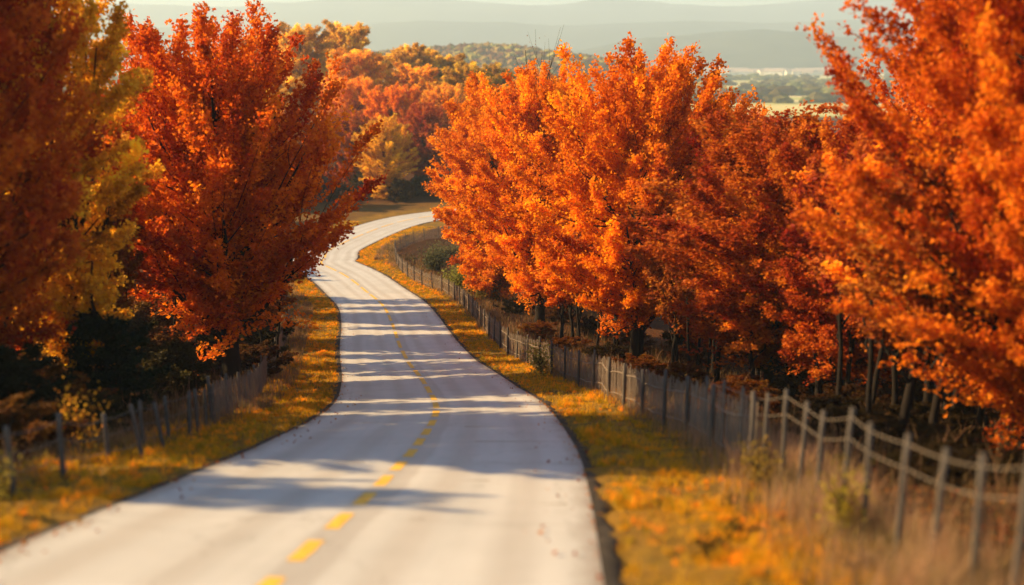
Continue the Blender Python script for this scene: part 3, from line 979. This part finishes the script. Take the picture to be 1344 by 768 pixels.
# undergrowth behind the fences
N = 90000
p, side, s = scatter(N, 8.8, 20, gg, -6, 120, 1.3)
k1 = vnoise(p[:, 0] * .5, p[:, 1] * .5, 71)
k2 = vnoise(p[:, 0] * 2, p[:, 1] * 2, 72)
keep = gg.random(N) < k1
p, k1, k2, s = p[keep], k1[keep], k2[keep], s[keep]
hg = (.15 + 1.1 * k1 * k2) * (.4 + gg.random(len(p)))
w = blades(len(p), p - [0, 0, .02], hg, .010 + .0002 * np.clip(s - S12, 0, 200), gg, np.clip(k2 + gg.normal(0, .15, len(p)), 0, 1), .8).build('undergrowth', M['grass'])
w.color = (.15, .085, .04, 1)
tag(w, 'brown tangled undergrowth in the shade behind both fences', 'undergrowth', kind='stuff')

# fallen leaves
N = 60000
p, side, s = scatter(N, 4.3, 22, gg, -8, 130, 1.5)
k1 = fbm(p[:, 0] * .4, p[:, 1] * .4, 81)
dd = roaddist(p[:, 0], p[:, 1])[0]
keep = gg.random(N) < np.clip((k1 - .3) * 2.2, .05, 1) * np.where(dd < 8.5, .45, 1)
p = p[keep]
n2 = 900                                            # some blown on to the road, more along its edges
ov = 4.22 - 1.1 * gg.random(n2) ** 3.5
p2 = at_s(S12 - 8 + 120 * gg.random(n2) ** 1.3, np.where(gg.random(n2) < .5, -1, 1) * ov)
p = np.vstack([p, p2])
m = MB()
m.leaves(p + [0, 0, .03] + np.stack([0 * p[:, 0], 0 * p[:, 0], .03 * gg.random(len(p))], 1), gg.normal(0, 1, (len(p), 3)) * [1, 1, .15], .085, gg, gg.random(len(p)), 0, 3.)
fl = m.build('fallen_leaves', M['leaf'])
fl.color = (.36, .10, .012, 1)
tag(fl, 'orange and rust fallen leaves scattered on verges and woodland floor', 'fallen leaves', kind='stuff')
fl.data.name = 'fallen_leaves'


def bush(name, x, y, h, r, color, label, stems=14, lps=26, leaf=.06, cat='shrub', group=None, seed=0, upright=.6):
    g = np.random.default_rng(int(abs(x * 100 + y * 10)) + seed)
    e = empty(name, (x, y, L1(x, y)))
    tag(e, label, cat, group)
    st, lf = MB(), MB()
    for k in range(stems):
        a = g.random() * 6.28
        q = g.random() ** .5 * r
        tip = np.array([q * math.cos(a), q * math.sin(a), h * (.55 + .45 * g.random()) * (1 - .3 * q / r)])
        u = np.linspace(0, 1, 6)[:, None]
        P = u * tip * [1, 1, 1]
        P[:, :2] *= (u ** (.5 + upright))
        P[:, 2] -= .05
        st.tube(P, np.linspace(.010, .003, 6) * (1 + h * .5), 4)
        f = .2 + .8 * g.random(lps)
        L = np.stack([np.interp(f, u[:, 0], P[:, i]) for i in range(3)], 1) + g.normal(0, leaf * 1.5 + .03 * h, (lps, 3))
        lf.leaves(L, np.tile(tip / np.linalg.norm(tip), (lps, 1)), leaf, g, np.clip(.5 + g.normal(0, .2, lps), 0, 1))
    st.build('stem', M['bark'], e, attr=False)
    o = lf.build('foliage', M['leaf'], e)
    o.color = (*color, 1)
    return e


bush('sapling', -10.4, 22.6, 2.15, .75, (.72, .34, .03), 'small sapling with golden leaves beside the left fence', 9, 42, .085, 'sapling', upright=.9)
bush('weed_clump', -9.0, 15.9, 1.2, .55, (.30, .24, .04), 'yellow green weed clump at the foot of the left wire fence', 16, 22, .07)
bush('roadside_shrub', 5.15, 14.3, 1.45, .42, (.36, .27, .03), 'yellow green shrub growing against the near right wire fence', 18, 26, .07, upright=.8)
bush('roadside_shrub', 5.0, 18.6, 1.5, .5, (.38, .25, .04), 'yellowish shrub where the right picket fence meets the wire fence', 18, 26, .07, upright=.8)
bush('roadside_shrub', 1.6, 50.8, 2.2, 1.0, (.36, .28, .05), 'yellow green shrub in front of the right picket fence halfway along', 22, 40, .12)
bush('roadside_shrub', -5.5, 104.5, 3.0, 2.6, (.24, .24, .05), 'green shrub behind the far curve of the right picket fence', 40, 60, .22)
bush('roadside_shrub', -9.5, 118.5, 3.2, 2.6, (.10, .10, .045), 'dark scrubby shrub inside the far fence curve', 40, 60, .22)
bush('roadside_shrub', -8.5, 128, 3.0, 3.0, (.13, .11, .05), 'brownish shrub inside the far fence curve near the bend', 40, 60, .22)
bush('roadside_shrub', -2.5, 96, 2.6, 2.2, (.22, .18, .05), 'olive shrub under the farthest right maple', 34, 50, .2)
for k, (x, y, h, lb) in enumerate(((4.7, 12.2, .55, 'pale dry grass tuft at the foot of the near right fence'),
                                   (5.3, 11.2, .75, 'feathery beige weed by the nearest right fence posts'),
                                   (4.9, 10.6, .6, 'low pale weed at the lower right corner'))):
    bush('dry_weed', x, y, h, .4, (.46, .28, .17), lb, 34, 18, .045, 'weed', upright=.9)
for k, (x, y, lb) in enumerate(((3.6, 14.6, 'larger dark tuft on the sunlit right verge'), (2.9, 13.3, 'small dark tuft on the right verge near the bottom of the view'), (3.9, 16.4, 'dark leafy tuft on the right verge close to the fence'))):
    bush('grass_tuft', x, y, .26, .3, (.09, .06, .015), lb, 26, 12, .07, 'grass tuft', upright=.3)

# ------------------------------------------------------------------ far hills, mountains and the valley


def ridge(name, d0, prof, depth, back, m_, label, rough=1., seed=0, base=-60, nx_=260, ny_=26):
    """prof: list of (pixel column, pixel row) giving real heights at distance d0"""
    px = np.array([a for a, _ in prof], float); py = np.array([b for _, b in prof], float)
    xs = (px - 672) / 1306 * d0
    hs = (75 - py) / 1306 * d0
    x = np.linspace(xs[0], xs[-1], nx_)
    yv = np.linspace(-depth, back, ny_)
    Xr, Yr = np.meshgrid(x, yv)
    H = np.interp(x, xs, hs)[None] - base
    t = np.where(Yr < 0, 1 + Yr / depth, 1 - Yr / back)
    nz = fbm(Xr / d0 * 26 + seed, Yr / d0 * 26, seed, 5) - .48
    Z = base + H * (ss(0, 1, t) ** .8) * (1 + rough * .5 * nz * (1 - t)) + rough * nz * H * .10 - 3 * (t < .02)
    Xw = Xr
    Yw = d0 + Yr
    i = (np.arange(ny_ - 1)[:, None] * nx_ + np.arange(nx_ - 1)[None]).ravel()
    o = mesh(name, np.stack([Xw.ravel(), Yw.ravel(), Z.ravel()], 1), np.stack([i, i + 1, i + nx_ + 1, i + nx_], 1), m_, shade=True)
    tag(o, label, kind='structure')
    return x, yv, Z


hx, hy, hz_ = ridge('wooded_hill', 1500, [(330, 110), (430, 88), (520, 74), (580, 70), (640, 68), (700, 72), (760, 80), (830, 92), (930, 112)], 420, 500, M['hill'],
                    'low wooded hill in the middle distance', 1.0, 3, nx_=220, ny_=40)
ridge('mountain', 4100, [(560, 85), (760, 66), (840, 52), (900, 47), (960, 42), (985, 41), (1020, 44), (1060, 49), (1120, 50), (1200, 48), (1300, 52), (1420, 50), (1600, 70)], 1000, 900, M['mountain'],
      'blue grey mountain across the valley', 1.0, 12)
ridge('mountain', 6000, [(-600, 60), (-200, 45), (100, 40), (250, 38), (380, 36), (480, 34), (560, 30), (640, 32), (720, 36), (800, 34), (900, 30), (1000, 33), (1100, 30), (1300, 40), (1800, 30), (2300, 60)], 1500, 1800, M['mountain'],
      'pale mountain range behind the blue grey mountain', .9, 22)
ridge('mountain', 8600, [(-900, 30), (-200, 12), (100, 6), (220, 9), (340, 14), (450, 4), (540, 2), (640, 7), (720, 12), (790, 4), (850, 8), (960, 14), (1040, 8), (1130, 1), (1250, 1), (1600, 3), (2400, 30)], 2500, 3000, M['mountain'],
      'faint highest mountain range on the horizon', .9, 33)

# woodland on the hill: crowns far too many to count
g = np.random.default_rng(5)
ico = []
import bmesh
bm = bmesh.new()
bmesh.ops.create_icosphere(bm, subdivisions=2, radius=1)
IV = np.array([v.co[:] for v in bm.verts]); IF = np.array([[v.index for v in f.verts] for f in bm.faces])
bm.free()
NT = 5200
tx = g.uniform(hx[0] * .92, hx[-1] * .92, NT); tyy = g.uniform(-330, 200, NT)
ixf = np.interp(tx, hx, np.arange(len(hx))); iyf = np.interp(tyy, hy, np.arange(len(hy)))
x0_, y0_ = ixf.astype(int), iyf.astype(int)
tz = hz_[y0_, x0_]
ok = (fbm(tx * .006, tyy * .006, 77) > .36)
tx, tyy, tz = tx[ok], tyy[ok], tz[ok]
k = len(tx)
sc = g.uniform(4, 8.5, k)
VV = IV[None] * (1 + .22 * g.normal(0, 1, (k, len(IV), 1))) * sc[:, None, None] * [1, 1, .85] + np.stack([tx, tyy + 1500, tz + sc * .5], 1)[:, None]
FF = (IF[None] + (np.arange(k) * len(IV))[:, None, None]).reshape(-1, 3)
M['farwood'] = leaf_material('far_wood_leaf', 0.0, None, (.44, .56), (.35, 1.5), .9, 0)
fw = mesh('far_woodland', VV.reshape(-1, 3), FF, M['farwood'], attr=np.repeat(g.random(k), len(IV)))
fw.color = (.20, .12, .035, 1)
tag(fw, 'olive and rust woodland covering the low distant hill', 'woodland', kind='stuff')

# tree belts across the valley fields
k = 1500
ty_ = g.uniform(1100, 2500, k); row = np.round(ty_ / 230) * 230 + g.normal(0, 10, k)
tx_ = g.uniform(-.5, .55, k) * ty_
ok = vnoise(tx_ * .004, row * .01, 91) > .45
tx_, row = tx_[ok], row[ok]
k = len(tx_)
sc = g.uniform(5, 10, k)
VV = IV[None] * (1 + .2 * g.normal(0, 1, (k, len(IV), 1))) * sc[:, None, None] * [1.6, 1, .8] + np.stack([tx_, row, land(tx_, row) + sc * .5], 1)[:, None]
FF = (IF[None] + (np.arange(k) * len(IV))[:, None, None]).reshape(-1, 3)
fw2 = mesh('field_hedges', VV.reshape(-1, 3), FF, M['farwood'], attr=np.repeat(g.random(k), len(IV)))
fw2.color = (.10, .085, .03, 1)
tag(fw2, 'dark tree belts between the pale valley fields', 'hedgerow', kind='stuff')

# the little town in the valley
wallm = rough_material('pale_render', (.62, .60, .55), (.8, .78, .72), .2, .8, (1, 1, 1), 0)
roofm = rough_material('grey_roof', (.28, .22, .19), (.45, .38, .34), .2, .8, (1, 1, 1), 0)


def house_mesh(w, d, h, rf):
    V = np.array([[-w, -d, 0], [w, -d, 0], [w, d, 0], [-w, d, 0], [-w, -d, h], [w, -d, h], [w, d, h], [-w, d, h], [-w, 0, h + rf], [w, 0, h + rf]], float)
    o = 1.0
    R = np.array([[-w - o, -d - o, h - .4], [w + o, -d - o, h - .4], [w + o, 0, h + rf + .3], [-w - o, 0, h + rf + .3], [w + o, d + o, h - .4], [-w - o, d + o, h - .4]], float)
    Q = [[0, 1, 5, 4], [1, 2, 6, 5], [2, 3, 7, 6], [3, 0, 4, 7]]
    T = [[4, 8, 7], [5, 6, 9]]
    Qr = [[10, 11, 12, 13], [13, 12, 14, 15]]
    return mesh('house', np.vstack([V, R]), [np.array(Q + Qr), np.array(T)], [wallm, roofm], link=False, matidx=[0] * 4 + [1] * 2 + [0] * 2)


hm = [house_mesh(11, 6, 6, 4), house_mesh(20, 9, 8, 4), house_mesh(7, 6, 7, 4)]
for k in range(110):
    yy = g.uniform(2850, 3350)
    xx = (g.uniform(905, 1085) - 672) / 1306 * yy
    o = bpy.data.objects.new('house', hm[k % 3])
    C.objects.link(o)
    o.location = (xx, yy, float(land(np.array([xx]), np.array([yy]))[0]) - .3)
    o.rotation_euler = (0, 0, g.normal(0, .3))
    o.scale = (1.3, 1.3, 1.5)
    tag(o, 'tiny pale building in the distant valley town', 'house', 'buildings of the distant valley town')

# ------------------------------------------------------------------ haze
m, nt, out = mat('haze_air')
pv = nt.nodes.new('ShaderNodeVolumePrincipled')
pv.inputs['Color'].default_value = (.53, .69, .84, 1)
pv.inputs['Density'].default_value = 2.3e-4
pv.inputs['Anisotropy'].default_value = .1
nt.links.new(pv.outputs[0], out.inputs['Volume'])
hb = MB()
hb.box((0, 6000, -125), (34000, 27000, 125 + 530))
hz = hb.build('haze', m, attr=False)
tag(hz, 'thin pale air haze over the valley and mountains', 'haze', kind='stuff')

# ------------------------------------------------------------------ light, sky, camera
EL, AZ = rad(29), rad(-79)            # azimuth from +Y, negative is to the left
sd = np.array([math.sin(AZ) * math.cos(EL), math.cos(AZ) * math.cos(EL), math.sin(EL)])
from mathutils import Vector
sun = bpy.data.lights.new('sun', 'SUN')
sun.energy = 5.0
sun.angle = rad(.6)
sun.color = (1.0, .665, .30)
so = bpy.data.objects.new('sun', sun)
C.objects.link(so)
so.rotation_euler = Vector(sd).to_track_quat('Z', 'Y').to_euler()

w = bpy.data.worlds.new('World')
bpy.context.scene.world = w
w.use_nodes = True
nt = w.node_tree
nt.nodes.clear()
sky = nt.nodes.new('ShaderNodeTexSky')
sky.sky_type = 'NISHITA'
sky.sun_disc = False
sky.sun_elevation = EL
sky.sun_rotation = AZ % (2 * math.pi)
sky.air_density = 1.3
sky.dust_density = .1
sky.ozone_density = 1.0
bg = nt.nodes.new('ShaderNodeBackground')
bg.inputs[1].default_value = .06
wo = nt.nodes.new('ShaderNodeOutputWorld')
nt.links.new(sky.outputs[0], bg.inputs[0])
nt.links.new(bg.outputs[0], wo.inputs[0])

cam = bpy.data.cameras.new('camera')
co = bpy.data.objects.new('camera', cam)
C.objects.link(co)
co.location = (0, 0, 0)
co.rotation_euler = (rad(90) - math.atan((384 - 75) / 1306), 0, 0)
cam.sensor_width = 36
cam.lens = 36 * 1306 / 1344
cam.clip_end = 60000
cam.clip_start = .1
cam.dof.use_dof = True
cam.dof.focus_distance = 66
cam.dof.aperture_fstop = .24
S = bpy.context.scene
S.camera = co
S.view_settings.view_transform = 'Standard'
S.view_settings.look = 'None'
S.view_settings.gamma = 1
S.view_settings.exposure = 1.62
S.render.engine = 'CYCLES'
S.cycles.use_denoising = True
S.cycles.max_bounces = 7
S.cycles.diffuse_bounces = 4
S.cycles.transmission_bounces = 4
S.cycles.volume_bounces = 2
